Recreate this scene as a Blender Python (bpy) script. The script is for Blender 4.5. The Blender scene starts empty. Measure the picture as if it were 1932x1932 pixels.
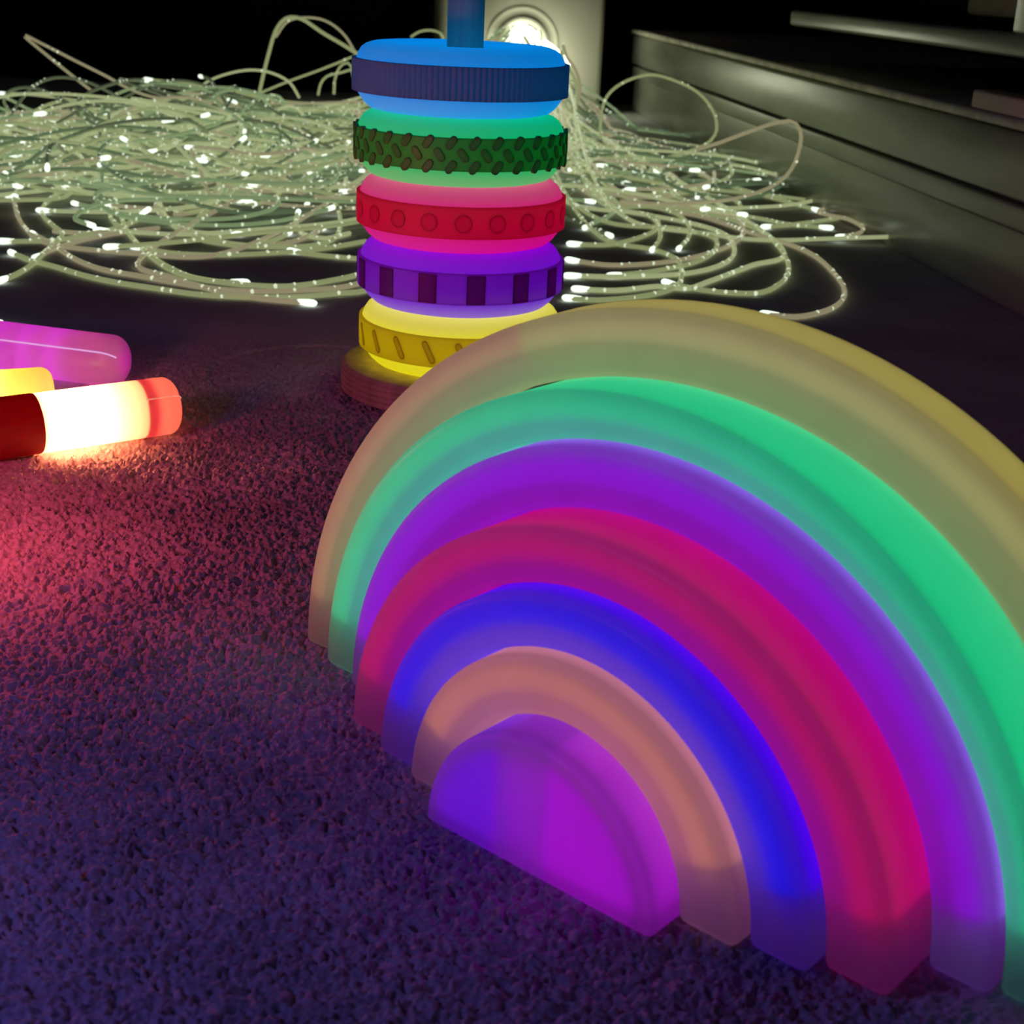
import bpy, bmesh, math, random
import numpy as np
from mathutils import Vector, Matrix

C = bpy.context.scene.collection
U = 0.20                      # metres per layout unit (camera height)
PI = math.pi

# ---------------------------------------------------------------- camera, world, exposure
PITCH, ROLL, FPX = 0.3621, 0.0436, 2700.0
sp, cp = math.sin(PITCH), math.cos(PITCH)
sr, cr = math.sin(ROLL), math.cos(ROLL)
cam_d = bpy.data.cameras.new('camera')
cam_d.sensor_width = 36.0
cam_d.lens = FPX / 1932 * 36.0
cam_d.clip_start = 0.01
cam_d.dof.use_dof = True
cam_d.dof.focus_distance = 2.6 * U
cam_d.dof.aperture_fstop = 34
cam = bpy.data.objects.new('camera', cam_d)
C.objects.link(cam)
right = Vector((cr, sr * sp, sr * cp))
down = Vector((sr, -cr * sp, -cr * cp))
fwd = Vector((0, cp, -sp))
m = Matrix((right, -down, -fwd)).transposed().to_4x4()
m.translation = Vector((0, 0, U))
cam.matrix_world = m
sc = bpy.context.scene
sc.camera = cam

w = bpy.data.worlds.new('night')
sc.world = w
w.use_nodes = True
w.node_tree.nodes['Background'].inputs[0].default_value = (0.6, 0.5, 0.8, 1)
w.node_tree.nodes['Background'].inputs[1].default_value = 0.006



def unseen_light(name, loc, col, watts, radius):
    d = bpy.data.lights.new(name, 'POINT')
    d.color = col
    d.energy = watts
    d.shadow_soft_size = radius * U
    o = bpy.data.objects.new(name, d)
    C.objects.link(o)
    o.location = [c * U for c in loc]
    return o


# two unseen point lights added at the left, for glowing toys out of view
unseen_light('violet_unseen_light', (-1.25, 0.75, 1.0), (0.24, 0.17, 1.0), 0.52, 0.16)
unseen_light('red_unseen_light', (-1.08, 2.22, 0.34), (1.0, 0.075, 0.11), 0.33, 0.09)

vs = sc.view_settings
vs.view_transform = 'Standard'
vs.look = 'None'
vs.exposure = 0.0
vs.gamma = 1.0
vs.use_curve_mapping = False
try:
    sc.cycles.use_denoising = True
    sc.cycles.use_light_tree = True
    sc.cycles.max_bounces = 10
    sc.cycles.diffuse_bounces = 4
    sc.cycles.transmission_bounces = 6
    sc.cycles.sample_clamp_indirect = 60.0
except Exception:
    pass


def ray(px, py, y=None, z=None):
    """world point (layout units) on the sight line, at a depth y or a height z"""
    X, Y = (px - 966) / FPX, (py - 966) / FPX
    X, Y = cr * X + sr * Y, -sr * X + cr * Y
    d = (X, cp - Y * sp, -sp - Y * cp)
    t = (z - 1) / d[2] if y is None else y / d[1]
    return np.array([t * d[0], t * d[1], 1 + t * d[2]])


# ---------------------------------------------------------------- materials
def lin(r, g, b):
    f = lambda c: (c / 255 / 12.92) if c / 255 <= 0.04045 else ((c / 255 + 0.055) / 1.055) ** 2.4
    return (f(r), f(g), f(b))


def new_mat(name):
    mt = bpy.data.materials.new(name)
    mt.use_nodes = True
    nt = mt.node_tree
    nt.nodes.clear()
    out = nt.nodes.new('ShaderNodeOutputMaterial')
    return mt, nt, out


def N(nt, kind, **kw):
    n = nt.nodes.new(kind)
    for k, v in kw.items():
        if k.startswith('i_'):
            n.inputs[k[2:].replace('_', ' ')].default_value = v
        else:
            setattr(n, k, v)
    return n


def glow_mat(name, col, strength, sampling='FRONT', body=0.0):
    mt, nt, out = new_mat(name)
    e = N(nt, 'ShaderNodeEmission')
    e.inputs[0].default_value = (*col, 1)
    e.inputs[1].default_value = strength
    last = e
    if body:                                     # the white body of the light strip also scatters light that reaches it
        d = N(nt, 'ShaderNodeBsdfDiffuse')
        d.inputs[0].default_value = (body, body, body, 1)
        last = N(nt, 'ShaderNodeAddShader')
        nt.links.new(e.outputs[0], last.inputs[0])
        nt.links.new(d.outputs[0], last.inputs[1])
    nt.links.new(last.outputs[0], out.inputs[0])
    mt.cycles.emission_sampling = sampling
    return mt


def shell_mat(name, trans_col, diff_col, mix=0.6, rough=0.35, gloss=0.03, mottle=0.0):
    """soft translucent silicone or plastic: passes light from the core inside, scatters light from outside"""
    mt, nt, out = new_mat(name)
    t = N(nt, 'ShaderNodeBsdfTranslucent')
    d = N(nt, 'ShaderNodeBsdfDiffuse')
    g = N(nt, 'ShaderNodeBsdfGlossy')
    g.inputs['Roughness'].default_value = rough
    g.inputs[0].default_value = (1, 1, 1, 1)
    t.inputs[0].default_value = (*trans_col, 1)
    d.inputs[0].default_value = (*diff_col, 1)
    if mottle:
        tc = N(nt, 'ShaderNodeTexCoord')
        no = N(nt, 'ShaderNodeTexNoise')
        no.inputs['Scale'].default_value = 90
        no.inputs['Detail'].default_value = 3
        rp = N(nt, 'ShaderNodeMapRange')
        rp.inputs['From Min'].default_value = 0.3
        rp.inputs['From Max'].default_value = 0.7
        rp.inputs['To Min'].default_value = 1 - mottle
        rp.inputs['To Max'].default_value = 1.0
        mu = N(nt, 'ShaderNodeMix', data_type='RGBA', blend_type='MULTIPLY')
        mu.inputs[0].default_value = 1
        mu.inputs[6].default_value = (*trans_col, 1)
        nt.links.new(tc.outputs['Object'], no.inputs['Vector'])
        nt.links.new(no.outputs[0], rp.inputs[0])
        nt.links.new(rp.outputs[0], mu.inputs[7])
        nt.links.new(mu.outputs[2], t.inputs[0])
    m1 = N(nt, 'ShaderNodeMixShader')
    m1.inputs[0].default_value = mix
    m2 = N(nt, 'ShaderNodeMixShader')
    lw = N(nt, 'ShaderNodeFresnel')
    lw.inputs[0].default_value = 1.25 if gloss else 1.0
    m2.inputs[0].default_value = gloss
    nt.links.new(d.outputs[0], m1.inputs[1])
    nt.links.new(t.outputs[0], m1.inputs[2])
    nt.links.new(m1.outputs[0], m2.inputs[1])
    nt.links.new(g.outputs[0], m2.inputs[2])
    nt.links.new(m2.outputs[0], out.inputs[0])
    return mt


def plain_mat(name, col, rough=0.5, spec=0.5, noise=0.0, nscale=30, stretch=(1, 1, 1), bump=0.0, metal=0.0):
    mt, nt, out = new_mat(name)
    p = N(nt, 'ShaderNodeBsdfPrincipled')
    p.inputs['Base Color'].default_value = (*col, 1)
    p.inputs['Roughness'].default_value = rough
    p.inputs['Specular IOR Level'].default_value = spec
    p.inputs['Metallic'].default_value = metal
    if noise or bump:
        tc = N(nt, 'ShaderNodeTexCoord')
        mp = N(nt, 'ShaderNodeMapping')
        mp.inputs['Scale'].default_value = stretch
        no = N(nt, 'ShaderNodeTexNoise')
        no.inputs['Scale'].default_value = nscale
        no.inputs['Detail'].default_value = 5
        nt.links.new(tc.outputs['Object'], mp.inputs[0])
        nt.links.new(mp.outputs[0], no.inputs['Vector'])
        cr_ = N(nt, 'ShaderNodeValToRGB')
        a = tuple(c * (1 - noise) for c in col)
        b = tuple(min(1, c * (1 + noise)) for c in col)
        cr_.color_ramp.elements[0].position = 0.3
        cr_.color_ramp.elements[1].position = 0.7
        cr_.color_ramp.elements[0].color = (*a, 1)
        cr_.color_ramp.elements[1].color = (*b, 1)
        nt.links.new(no.outputs[0], cr_.inputs[0])
        nt.links.new(cr_.outputs[0], p.inputs['Base Color'])
        if bump:
            bp = N(nt, 'ShaderNodeBump')
            bp.inputs['Strength'].default_value = bump
            bp.inputs['Distance'].default_value = 0.001
            nt.links.new(no.outputs[0], bp.inputs['Height'])
            nt.links.new(bp.outputs[0], p.inputs['Normal'])
    nt.links.new(p.outputs[0], out.inputs[0])
    return mt


# ---------------------------------------------------------------- object helpers
def tag(o, label=None, cat=None, group=None, kind=None):
    for k, v in (('label', label), ('category', cat), ('group', group), ('kind', kind)):
        if v:
            o[k] = v
    return o


def link(name, me, mats, parent=None, smooth=True, sharp=40):
    for mt in (mats if isinstance(mats, (list, tuple)) else [mats]):
        me.materials.append(mt)
    if smooth:
        me.polygons.foreach_set('use_smooth', [True] * len(me.polygons))
        if sharp:
            me.set_sharp_from_angle(angle=math.radians(sharp))
    o = bpy.data.objects.new(name, me)
    C.objects.link(o)
    if parent:
        o.parent = parent
    return o


def mesh(name, verts, faces, mi=None):
    me = bpy.data.meshes.new(name)
    me.from_pydata([tuple(float(c) * U for c in v) for v in verts], [], faces)
    if mi is not None:
        me.polygons.foreach_set('material_index', mi)
    me.update()
    return me


def empty(name, loc=(0, 0, 0), rz=0, rot=None):
    o = bpy.data.objects.new(name, None)
    C.objects.link(o)
    o.empty_display_size = 0.02
    o.location = [c * U for c in loc]
    o.rotation_euler = rot if rot else (0, 0, rz)
    return o


def lathe(profile, n=128, closed=False):
    """revolve (r, z) points round z; closed joins last to first"""
    V, F = [], []
    k = len(profile)
    for i in range(n):
        a = 2 * PI * i / n
        for r, z in profile:
            V.append((r * math.cos(a), r * math.sin(a), z))
    for i in range(n):
        j = (i + 1) % n
        for q in range(k if closed else k - 1):
            q2 = (q + 1) % k
            F.append((i * k + q, j * k + q, j * k + q2, i * k + q2))
    return V, F


def rbox(w_, d_, h_, r=0.003, seg=3):
    """bevelled box, base centre at origin (layout units)"""
    bm = bmesh.new()
    bmesh.ops.create_cube(bm, size=1)
    for v in bm.verts:
        v.co = Vector((v.co.x * w_ * U, v.co.y * d_ * U, (v.co.z + 0.5) * h_ * U))
    if r:
        bmesh.ops.bevel(bm, geom=bm.edges[:], offset=r * U, segments=seg, affect='EDGES', profile=0.5)
    me = bpy.data.meshes.new('box')
    bm.to_mesh(me)
    bm.free()
    return me


def rrect(hw, hd, r, seg=5):
    """closed rounded rectangle outline in (a, b)"""
    r = min(r, hw * 0.98, hd * 0.98)
    P = []
    for cx, cy, a0 in ((hw - r, hd - r, 0), (-hw + r, hd - r, PI / 2), (-hw + r, -hd + r, PI), (hw - r, -hd + r, 1.5 * PI)):
        for i in range(seg + 1):
            a = a0 + PI / 2 * i / seg
            P.append((cx + r * math.cos(a), cy + r * math.sin(a)))
    return P


# ---------------------------------------------------------------- floor: dark carpet
rng = np.random.default_rng(7)


def vnoise(x, y, seed):
    """smooth value noise on arrays x, y"""
    r = np.random.default_rng(seed)
    T = r.random((256, 256)).astype(np.float32)
    xi = np.floor(x).astype(np.int64)
    yi = np.floor(y).astype(np.int64)
    fx = x - xi
    fy = y - yi
    fx = fx * fx * (3 - 2 * fx)
    fy = fy * fy * (3 - 2 * fy)
    g = lambda a, b: T[a & 255, b & 255]
    return (g(xi, yi) * (1 - fx) + g(xi + 1, yi) * fx) * (1 - fy) + (g(xi, yi + 1) * (1 - fx) + g(xi + 1, yi + 1) * fx) * fy


def carpet_axis(lo, hi, step, far, n=14):
    core = np.arange(lo, hi, step)
    return np.concatenate([np.linspace(far[0], lo, n, endpoint=False), core, np.linspace(hi, far[1], n)])


def carpet():
    xs = carpet_axis(-1.15, 0.56, 0.0024, (-9.0, 9.0))
    ys = [0.2, 0.6, 0.9, 1.0]
    y = 1.06
    while y < 4.2:
        ys.append(y)
        y += 0.0016 + max(0, y - 1.2) * 0.0019
    ys += list(np.linspace(y, 19.0, 40))
    ys = np.array(ys)
    X, Y = np.meshgrid(xs, ys)
    x = X.ravel().astype(np.float64)
    y = Y.ravel()
    # clumped pile: warped ridges of two sizes, plus soft undulation and brushing marks
    wx = x + 0.011 * (vnoise(x * 55, y * 55, 1) - 0.5)
    wy = y + 0.011 * (vnoise(x * 55, y * 55, 2) - 0.5)
    n1 = vnoise(wx * 78 + 9, wy * 140 + 5, 3)
    n2 = vnoise(wx * 200, wy * 290, 4)
    rid = 1 - np.abs(2 * n1 - 1)
    h = 0.48 * rid + 0.52 * n2
    h = np.clip((h - 0.25) * 1.5, 0, 1)
    low = vnoise(x * 7, y * 9, 5) * 0.6 + vnoise(x * 19, y * 22, 6) * 0.4
    fade = np.clip((4.1 - y) / 1.0, 0, 1) * np.clip((0.55 - x) / 0.1, 0, 1) * np.clip((x + 1.13) / 0.15, 0, 1)
    z = (h - 1.0) * 0.019 * fade * (0.75 + 0.5 * low) + (low - 0.5) * 0.006 * fade
    # round dent left by the stand, and a curved brush mark
    c = ray(600, 702, z=0)
    rr = np.hypot(x - c[0], y - c[1])
    z += -0.004 * np.exp(-((rr - 0.275) / 0.006) ** 2) + 0.003 * np.exp(-((rr - 0.292) / 0.008) ** 2)
    for q, rad in (((150, 1330), 0.07), ((90, 1560), 0.11)):
        c = ray(*q, z=0)
        rr = np.hypot(x - c[0], y - c[1])
        z += 0.004 * np.exp(-((rr - rad) / 0.006) ** 2) * (y < c[1])
    z = np.minimum(z, 0.003)
    nx, ny = len(xs), len(ys)
    me = bpy.data.meshes.new('carpet')
    me.vertices.add(nx * ny)
    co = np.stack([x, y, z], -1).astype(np.float32) * U
    me.vertices.foreach_set('co', co.ravel())
    idx = np.arange(nx * ny, dtype=np.int32).reshape(ny, nx)
    q = np.stack([idx[:-1, :-1], idx[:-1, 1:], idx[1:, 1:], idx[1:, :-1]], -1).reshape(-1, 4)
    me.loops.add(q.size)
    me.loops.foreach_set('vertex_index', q.ravel())
    me.polygons.add(len(q))
    me.polygons.foreach_set('loop_start', np.arange(0, q.size, 4, dtype=np.int32))
    me.update(calc_edges=True)
    return me


def carpet_mat():
    mt, nt, out = new_mat('carpet_pile')
    tc = N(nt, 'ShaderNodeTexCoord')
    p = N(nt, 'ShaderNodeBsdfPrincipled')
    p.inputs['Roughness'].default_value = 0.9
    p.inputs['Specular IOR Level'].default_value = 0.15
    p.inputs['Sheen Weight'].default_value = 0.25
    p.inputs['Sheen Roughness'].default_value = 0.5
    no = N(nt, 'ShaderNodeTexNoise')
    no.inputs['Scale'].default_value = 620
    no.inputs['Detail'].default_value = 4
    big = N(nt, 'ShaderNodeTexNoise')
    big.inputs['Scale'].default_value = 14
    big.inputs['Detail'].default_value = 4
    r = N(nt, 'ShaderNodeValToRGB')
    r.color_ramp.elements[0].position = 0.3
    r.color_ramp.elements[1].position = 0.72
    r.color_ramp.elements[0].color = (0.24, 0.235, 0.24, 1)
    r.color_ramp.elements[1].color = (0.80, 0.78, 0.79, 1)
    mx = N(nt, 'ShaderNodeMath', operation='MULTIPLY_ADD')
    mx.inputs[1].default_value = 0.45
    nt.links.new(tc.outputs['Object'], no.inputs['Vector'])
    nt.links.new(tc.outputs['Object'], big.inputs['Vector'])
    ml = N(nt, 'ShaderNodeMath', operation='MULTIPLY')
    ml.inputs[1].default_value = 0.55
    nt.links.new(big.outputs[0], ml.inputs[0])
    nt.links.new(no.outputs[0], mx.inputs[0])
    nt.links.new(ml.outputs[0], mx.inputs[2])
    nt.links.new(mx.outputs[0], r.inputs[0])
    nt.links.new(r.outputs[0], p.inputs['Base Color'])
    bp = N(nt, 'ShaderNodeBump')
    bp.inputs['Strength'].default_value = 0.6
    bp.inputs['Distance'].default_value = 0.0008
    nt.links.new(no.outputs[0], bp.inputs['Height'])
    nt.links.new(bp.outputs[0], p.inputs['Normal'])
    nt.links.new(p.outputs[0], out.inputs[0])
    return mt


floor = link('floor', carpet(), carpet_mat(), sharp=0)
tag(floor, 'dark carpet with short clumped pile', kind='structure')

wall_m = plain_mat('dark_wall_paint', (0.01, 0.01, 0.014), 0.9, 0.1, noise=0.2, nscale=20)
wb = link('wall_back', rbox(26, 0.2, 9, 0), wall_m, smooth=False)
wb.location = (0, 12.3 * U, -0.01 * U)
tag(wb, 'dark unlit wall at the far end of the room', kind='structure')

# ---------------------------------------------------------------- cabinet along the right
A = np.array([1.10, 9.0, 0.0])
B = np.array([1.65, 4.5, 0.0])
cdir = (B - A) / np.linalg.norm(B - A)          # along the front, toward the camera
cang = math.atan2(cdir[1], cdir[0])
cab_m = plain_mat('dark_grey_lacquer', (0.42, 0.44, 0.36), 0.24, 0.5, noise=0.25, nscale=14, stretch=(0.4, 1, 2))
cab_edge = plain_mat('ledge_highlight_lacquer', (0.75, 0.70, 0.58), 0.5, 0.5, noise=0.3, nscale=40)  # paler than the fronts: the ledge's highlight is put into the colour
cab_in = plain_mat('black_cabinet_interior', (0.012, 0.012, 0.016), 0.8, 0.2)



def on_front(s, depth, z):
    """point at distance s along the cabinet front, set back by depth"""
    n = np.array([-cdir[1], cdir[0], 0])
    return A + s * cdir + depth * n + np.array([0, 0, z])


cab = empty('low_cabinet', A, rz=cang)
tag(cab, 'long dark lacquered low cabinet with recessed shelf along the right side', 'cabinet')


def cab_part(name, s0, s1, d0, d1, z0, z1, mat, r=0.004):
    me = rbox(s1 - s0, d1 - d0, z1 - z0, r)
    o = link(name, me, mat, cab)
    o.location = ((s0 + s1) / 2 * U, (d0 + d1) / 2 * U, z0 * U)
    return o


S0, S1, CD = -2.62, 8.0, 1.8
cab_part('plinth', S0, S1, 0.02, CD, 0.0, 0.258, cab_m, 0.006)
cab_part('lower_rail', S0, S1, 0.0, CD, 0.262, 0.342, cab_m, 0.008)
cab_part('drawer_front', S0, S1, -0.01, 0.10, 0.358, 0.566, cab_m, 0.012)
cab_part('carcass', S0, S1, 0.10, CD, 0.342, 0.578, cab_in, 0)
cab_part('top_ledge', S0, S1, -0.03, CD, 0.578, 0.614, cab_edge, 0.012)
cab_part('back_panel', S0, S1, CD - 0.05, CD, 0.614, 3.0, cab_in, 0)
cab_part('bottom_rail', 1.25, S1, 0.06, 0.16, 0.790, 0.866, cab_m, 0.016)
cab_part('upright', 3.87, 4.20, 0.06, 0.16, 0.866, 3.0, cab_m, 0.012)
cab_part('upper_shelf', 1.25, S1, 0.16, CD, 0.790, 0.830, cab_in, 0)
box_m = plain_mat('brown_card', (0.42, 0.33, 0.22), 0.7, 0.3, noise=0.2, nscale=20)
bx = link('storage_box', rbox(0.74, 0.3, 0.8, 0.02), box_m)
bx.location = [c * U for c in on_front(3.52, 0.34, 0.0)]
bx.location.z = 0.908 * U
link('dark_gap_block', rbox(0.66, 0.26, 0.0765, 0.006), cab_in, bx).location = (0, 0, -0.077 * U)  # added black block that gives the dark gap under the box
bx.rotation_euler = (0, 0, cang)
tag(bx, 'dull brown box with an added dark block below, standing on the upper shelf of the cabinet', 'box')
pk = link('wooden_strip', rbox(0.9, 0.10, 0.062, 0.01), plain_mat('pale_pink_wood', (0.85, 0.62, 0.58), 0.6, 0.3, noise=0.12, nscale=30, stretch=(0.3, 6, 6)))
pk.location = [c * U for c in on_front(4.26, 0.03, 0.6145)]
pk.rotation_euler = (0, 0, cang)
tag(pk, 'narrow pale pink strip lying on the cabinet ledge at its near end', 'wood strip')

# ---------------------------------------------------------------- rainbow of nested translucent arches
silicone = shell_mat('frosted_silicone', (0.92, 0.92, 0.92), (0.34, 0.34, 0.34), 0.70, 0.4, 0.025, mottle=0.06)
silicone_matt = shell_mat('chalky_silicone', (0.92, 0.92, 0.92), (0.60, 0.60, 0.60), 0.62, 0.5, 0.02, mottle=0.06)
YAW, CX, CY = -0.6953, 0.098, 1.5052
RR = [0.1725, 0.2546, 0.3334, 0.4163, 0.4960, 0.5582, 0.6472]
DD = [0.0962, 0.0451, 0.0262, 0.0, -0.0774, -0.0965, -0.1767]
YY = [-0.0045, -0.0144, -0.0154, -0.0156, -0.0081, -0.0154, 0.0680]
SS = [0.0025, 0.0027, 0.0036, 0.0034, 0.0009, -0.0166, -0.0035]
EE = [1.0262, 1.0020, 0.9792, 0.9588, 0.9678, 0.9682, 0.9743]
DEPTH = 0.14
DEPTH_OUT = 0.094           # the outermost arch is a little shallower


def arch_sweep(r0, r1, e0, e1, depth, fil, inset=0.0, z_low=0.0, n=72, feet=True, mat_of=None, dx=0.0, inset_d=None):
    """half ring from an inner half-ellipse (radius r0, height r0*e0, centred dx along x) to an outer one; front at y = 0, back at y = +depth"""
    hw, hd = (r1 - r0) / 2 - inset, depth / 2 - (inset if inset_d is None else inset_d)
    mid = (r0 + r1) / 2
    a0 = math.asin(z_low / mid) if z_low else 0.0
    V, F, MI, rows = [], [], [], []

    def row(ang, shrink, lift=None):
        rw = []
        for a, b in rrect(hw - shrink, hd - shrink, max(0.0006, fil - shrink), 4):
            t = (mid + a - r0) / (r1 - r0)
            ca, sa = math.cos(ang), math.sin(ang)
            x = (dx + r0 * ca) * (1 - t) + r1 * ca * t
            z = r0 * e0 * sa * (1 - t) + r1 * e1 * sa * t
            rw.append(len(V))
            V.append((x, depth / 2 + b, z if lift is None else lift))
        rows.append((rw, ang / PI))
    arc = [PI / 2 * i / 5 for i in range(6)]
    foot = [(fil * (1 - math.sin(t)), fil * (1 - math.cos(t))) for t in arc] if feet else []      # (shrink, height)
    for sh, z in foot:
        row(0.0, sh, z)
    for i in range(n + 1):
        ang = a0 + (PI - 2 * a0) * i / n
        if feet and r0 * e0 * math.sin(ang) < fil * 1.5:
            continue
        row(ang, 0.0)
    for sh, z in reversed(foot):
        row(PI, sh, z)
    k = len(rows[0][0])
    mo = mat_of or (lambda t: 0)
    for (a, t), (b, _) in zip(rows[:-1], rows[1:]):
        for q in range(k):
            q2 = (q + 1) % k
            F.append((a[q], a[q2], b[q2], b[q]))
            MI.append(mo(t))
    F += [tuple(reversed(rows[0][0])), tuple(rows[-1][0])]
    MI += [mo(0.0), mo(1.0)]
    return V, F, MI


def fix_normals(me):
    bm = bmesh.new()
    bm.from_mesh(me)
    bmesh.ops.recalc_face_normals(bm, faces=bm.faces[:])
    bm.to_mesh(me)
    bm.free()


def half_disc(R, e, depth, fil, n=64):
    V, F = [], []
    prof = [(fil * (1 - math.sin(PI / 2 * i / 5)), fil * (1 - math.cos(PI / 2 * i / 5))) for i in range(6)]   # (y, inset) from front face edge inwards
    prof = [(fil * (1 - math.cos(PI / 2 * i / 5)), fil * (1 - math.sin(PI / 2 * i / 5))) for i in range(6)]
    prof = prof + [(depth - y, ins) for y, ins in reversed(prof)]
    rows = []
    for y, ins in prof:
        rw = []
        r = R - ins
        for i in range(n + 1):
            a = PI * i / n
            rw.append(len(V))
            V.append((r * math.cos(a), y, max(ins * 0.5, r * e * math.sin(a))))
        for i in range(1, 12):
            rw.append(len(V))
            V.append((-r + 2 * r * i / 12, y, ins * 0.5))
        rows.append(rw)
    k = len(rows[0])
    for a, b in zip(rows[:-1], rows[1:]):
        for q in range(k):
            q2 = (q + 1) % k
            F.append((a[q], a[q2], b[q2], b[q]))
    F.append(tuple(rows[0]))
    F.append(tuple(reversed(rows[-1])))
    return V, F


def led(name, rgb, k):
    return glow_mat(name, rgb, k, body=0.6)


K = 2.75
KA = 1.75
arch_cols = [None,
             [((1.0, 0.32, 0.20), 0.40)],
             [((0.0, 0.0, 1.0), 0.66)],
             [((1.0, 0.0, 0.20), 0.36)],
             [((0.33, 0.0, 1.0), 0.52)],
             [((0.0, 1.0, 0.40), 0.44)],
             [((1.0, 0.82, 0.20), 0.29), ((1.0, 0.52, 0.19), 0.30)]]
arch_names = [None, 'peach', 'blue', 'crimson pink', 'violet', 'green', 'olive yellow']
arch_labels = ['solid half disc glowing violet to magenta, innermost piece of the rainbow',
               'small peach glowing arch fitted directly over the violet half disc',
               'deep blue glowing arch nested between the peach and crimson pink arches',
               'crimson pink glowing arch nested around the deep blue arch',
               'violet glowing arch nested between the crimson pink and green arches',
               'green glowing arch nested just inside the outermost yellow arch',
               'largest outermost glowing arch, olive yellow with a peach left leg']


def arch_place(i):
    u = np.array([math.cos(YAW), math.sin(YAW), 0])
    n = np.array([math.sin(YAW), -math.cos(YAW), 0])
    return np.array([CX, CY, 0]) + SS[i] * u + DD[i] * n, YAW + YY[i]


for i in range(7):
    loc, a = arch_place(i)
    if i == 0:
        V, F = half_disc(RR[0], EE[0], DEPTH, 0.012)
        me = mesh('half_disc', V, F)
        fix_normals(me)
        o = link('half_disc', me, silicone, sharp=50)
        o.location = [c * U for c in loc]
        o.rotation_euler = (0, 0, a)
        tag(o, arch_labels[0], 'glowing toy', 'nested pieces of the glowing rainbow')
        for nm, x0, x1, col, k in (('light_core', -0.154, -0.050, (0.19, 0.0, 1.0), 0.40), ('light_core', 0.014, 0.154, (0.52, 0.0, 0.80), 0.44)):
            V, F = [], []
            pts = []
            for q in range(13):
                x = x0 + (x1 - x0) * q / 12
                pts.append((x, max(0.035, math.sqrt(max(0, 0.161 ** 2 - x * x)) * 1.0)))
            for y in (0.013, DEPTH - 0.013):
                for x, z in pts:
                    V.append((x, y, z))
                for x, z in pts:
                    V.append((x, y, 0.018))
            n_ = 13
            for q in range(n_ - 1):
                F += [(q, q + 1, n_ + q + 1, n_ + q), (26 + q, 26 + n_ + q, 26 + n_ + q + 1, 26 + q + 1),
                      (q, 26 + q, 26 + q + 1, q + 1), (n_ + q, n_ + q + 1, 26 + n_ + q + 1, 26 + n_ + q)]
            F += [(0, n_, 26 + n_, 26), (12, 26 + 12, 26 + 25, 25)]
            me = mesh('light_core', V, F)
            fix_normals(me)
            link('light_core', me, led('disc_light', col, k * 2.2), o, sharp=30)
        continue
    prev, pa = arch_place(i - 1)
    dy = DEPTH / 2                                # centre line of the piece inside, met at this arch's middle depth
    back = prev + np.array([-math.sin(pa), math.cos(pa), 0]) * (DD[i - 1] - DD[i] + 0.015)
    here = np.array([math.cos(a), math.sin(a), 0])
    dx = float((back - loc) @ here)
    gap = 0.003
    r0, r1 = RR[i - 1] + gap, RR[i]
    dep = DEPTH_OUT if i == 6 else DEPTH
    V, F, MI = arch_sweep(r0, r1, EE[i - 1], EE[i], dep, 0.012, dx=dx)
    me = mesh('rainbow_arch', V, F)
    fix_normals(me)
    o = link('rainbow_arch', me, silicone_matt if i == 6 else silicone, sharp=60)
    o.location = [c * U for c in loc]
    o.rotation_euler = (0, 0, a)
    tag(o, arch_labels[i], 'glowing toy', 'nested pieces of the glowing rainbow')
    cols = arch_cols[i]
    mats = [led(arch_names[i].replace(' ', '_') + '_light', c, k * KA) for c, k in cols]
    mo = (lambda t: 1 if t > 0.62 else 0) if len(cols) > 1 else None
    e_at = lambda t: EE[i - 1] + (EE[i] - EE[i - 1]) * t
    c0 = 0.50 if i == 6 else 0.36                # the strip sits toward the outside; light of the next piece inside seeps in below it
    V, F, MI = arch_sweep(r0 + c0 * (r1 - r0), r1 - 0.075 * (r1 - r0), e_at(c0), e_at(0.925), dep, 0.006, inset=0.0, inset_d=0.0088, z_low=0.085, n=48, feet=False, mat_of=mo, dx=dx * (1 - c0))
    me = mesh('light_core', V, F, MI)
    fix_normals(me)
    link('light_core', me, mats, o, sharp=60)

# ---------------------------------------------------------------- stacking tower
TX, TY = -0.1569, 3.5135
TS = 1.827
wood = plain_mat('pale_turned_wood', (0.56, 0.44, 0.38), 0.6, 0.3, noise=0.22, nscale=60, stretch=(4, 4, 0.25), bump=0.2)
stand = empty('stacking_stand', (TX, TY, 0))
stand.scale = (TS, TS, TS)
tag(stand, 'round pale wooden base with grooved edge and upright dowel holding the rings', 'toy stand')
ZB, RB = 0.0404, 0.1587
prof = [(0.0, 0.0), (RB - 0.008, 0.0), (RB - 0.003, 0.002)]
for q in range(4):
    z0 = 0.003 + q * 0.0078
    prof += [(RB, z0 + 0.001), (RB + 0.0004, z0 + 0.004), (RB, z0 + 0.0068), (RB - 0.0016, z0 + 0.0077)]
prof += [(RB - 0.001, 0.0355), (RB - 0.004, 0.039), (RB - 0.008, ZB), (0.0, ZB)]
V, F = lathe(prof, 128)
me = mesh('base_disc', V, F)
fix_normals(me)
link('base_disc', me, wood, stand, sharp=50)
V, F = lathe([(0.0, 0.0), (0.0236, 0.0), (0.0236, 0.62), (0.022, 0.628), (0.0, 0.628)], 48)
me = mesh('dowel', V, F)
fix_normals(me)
link('dowel', me, plain_mat('blue_lit_dowel', (0.34, 0.72, 0.56), 0.55, 0.3, noise=0.25, nscale=70, stretch=(5, 5, 0.2)), stand, sharp=50).location = (0, 0, (ZB - 0.001) * U)  # wood colour shifted to teal to carry the blue ring's light

RH = 0.0831
BZ0, BZ1, BR = 0.0224, 0.0626, 0.1385


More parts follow.
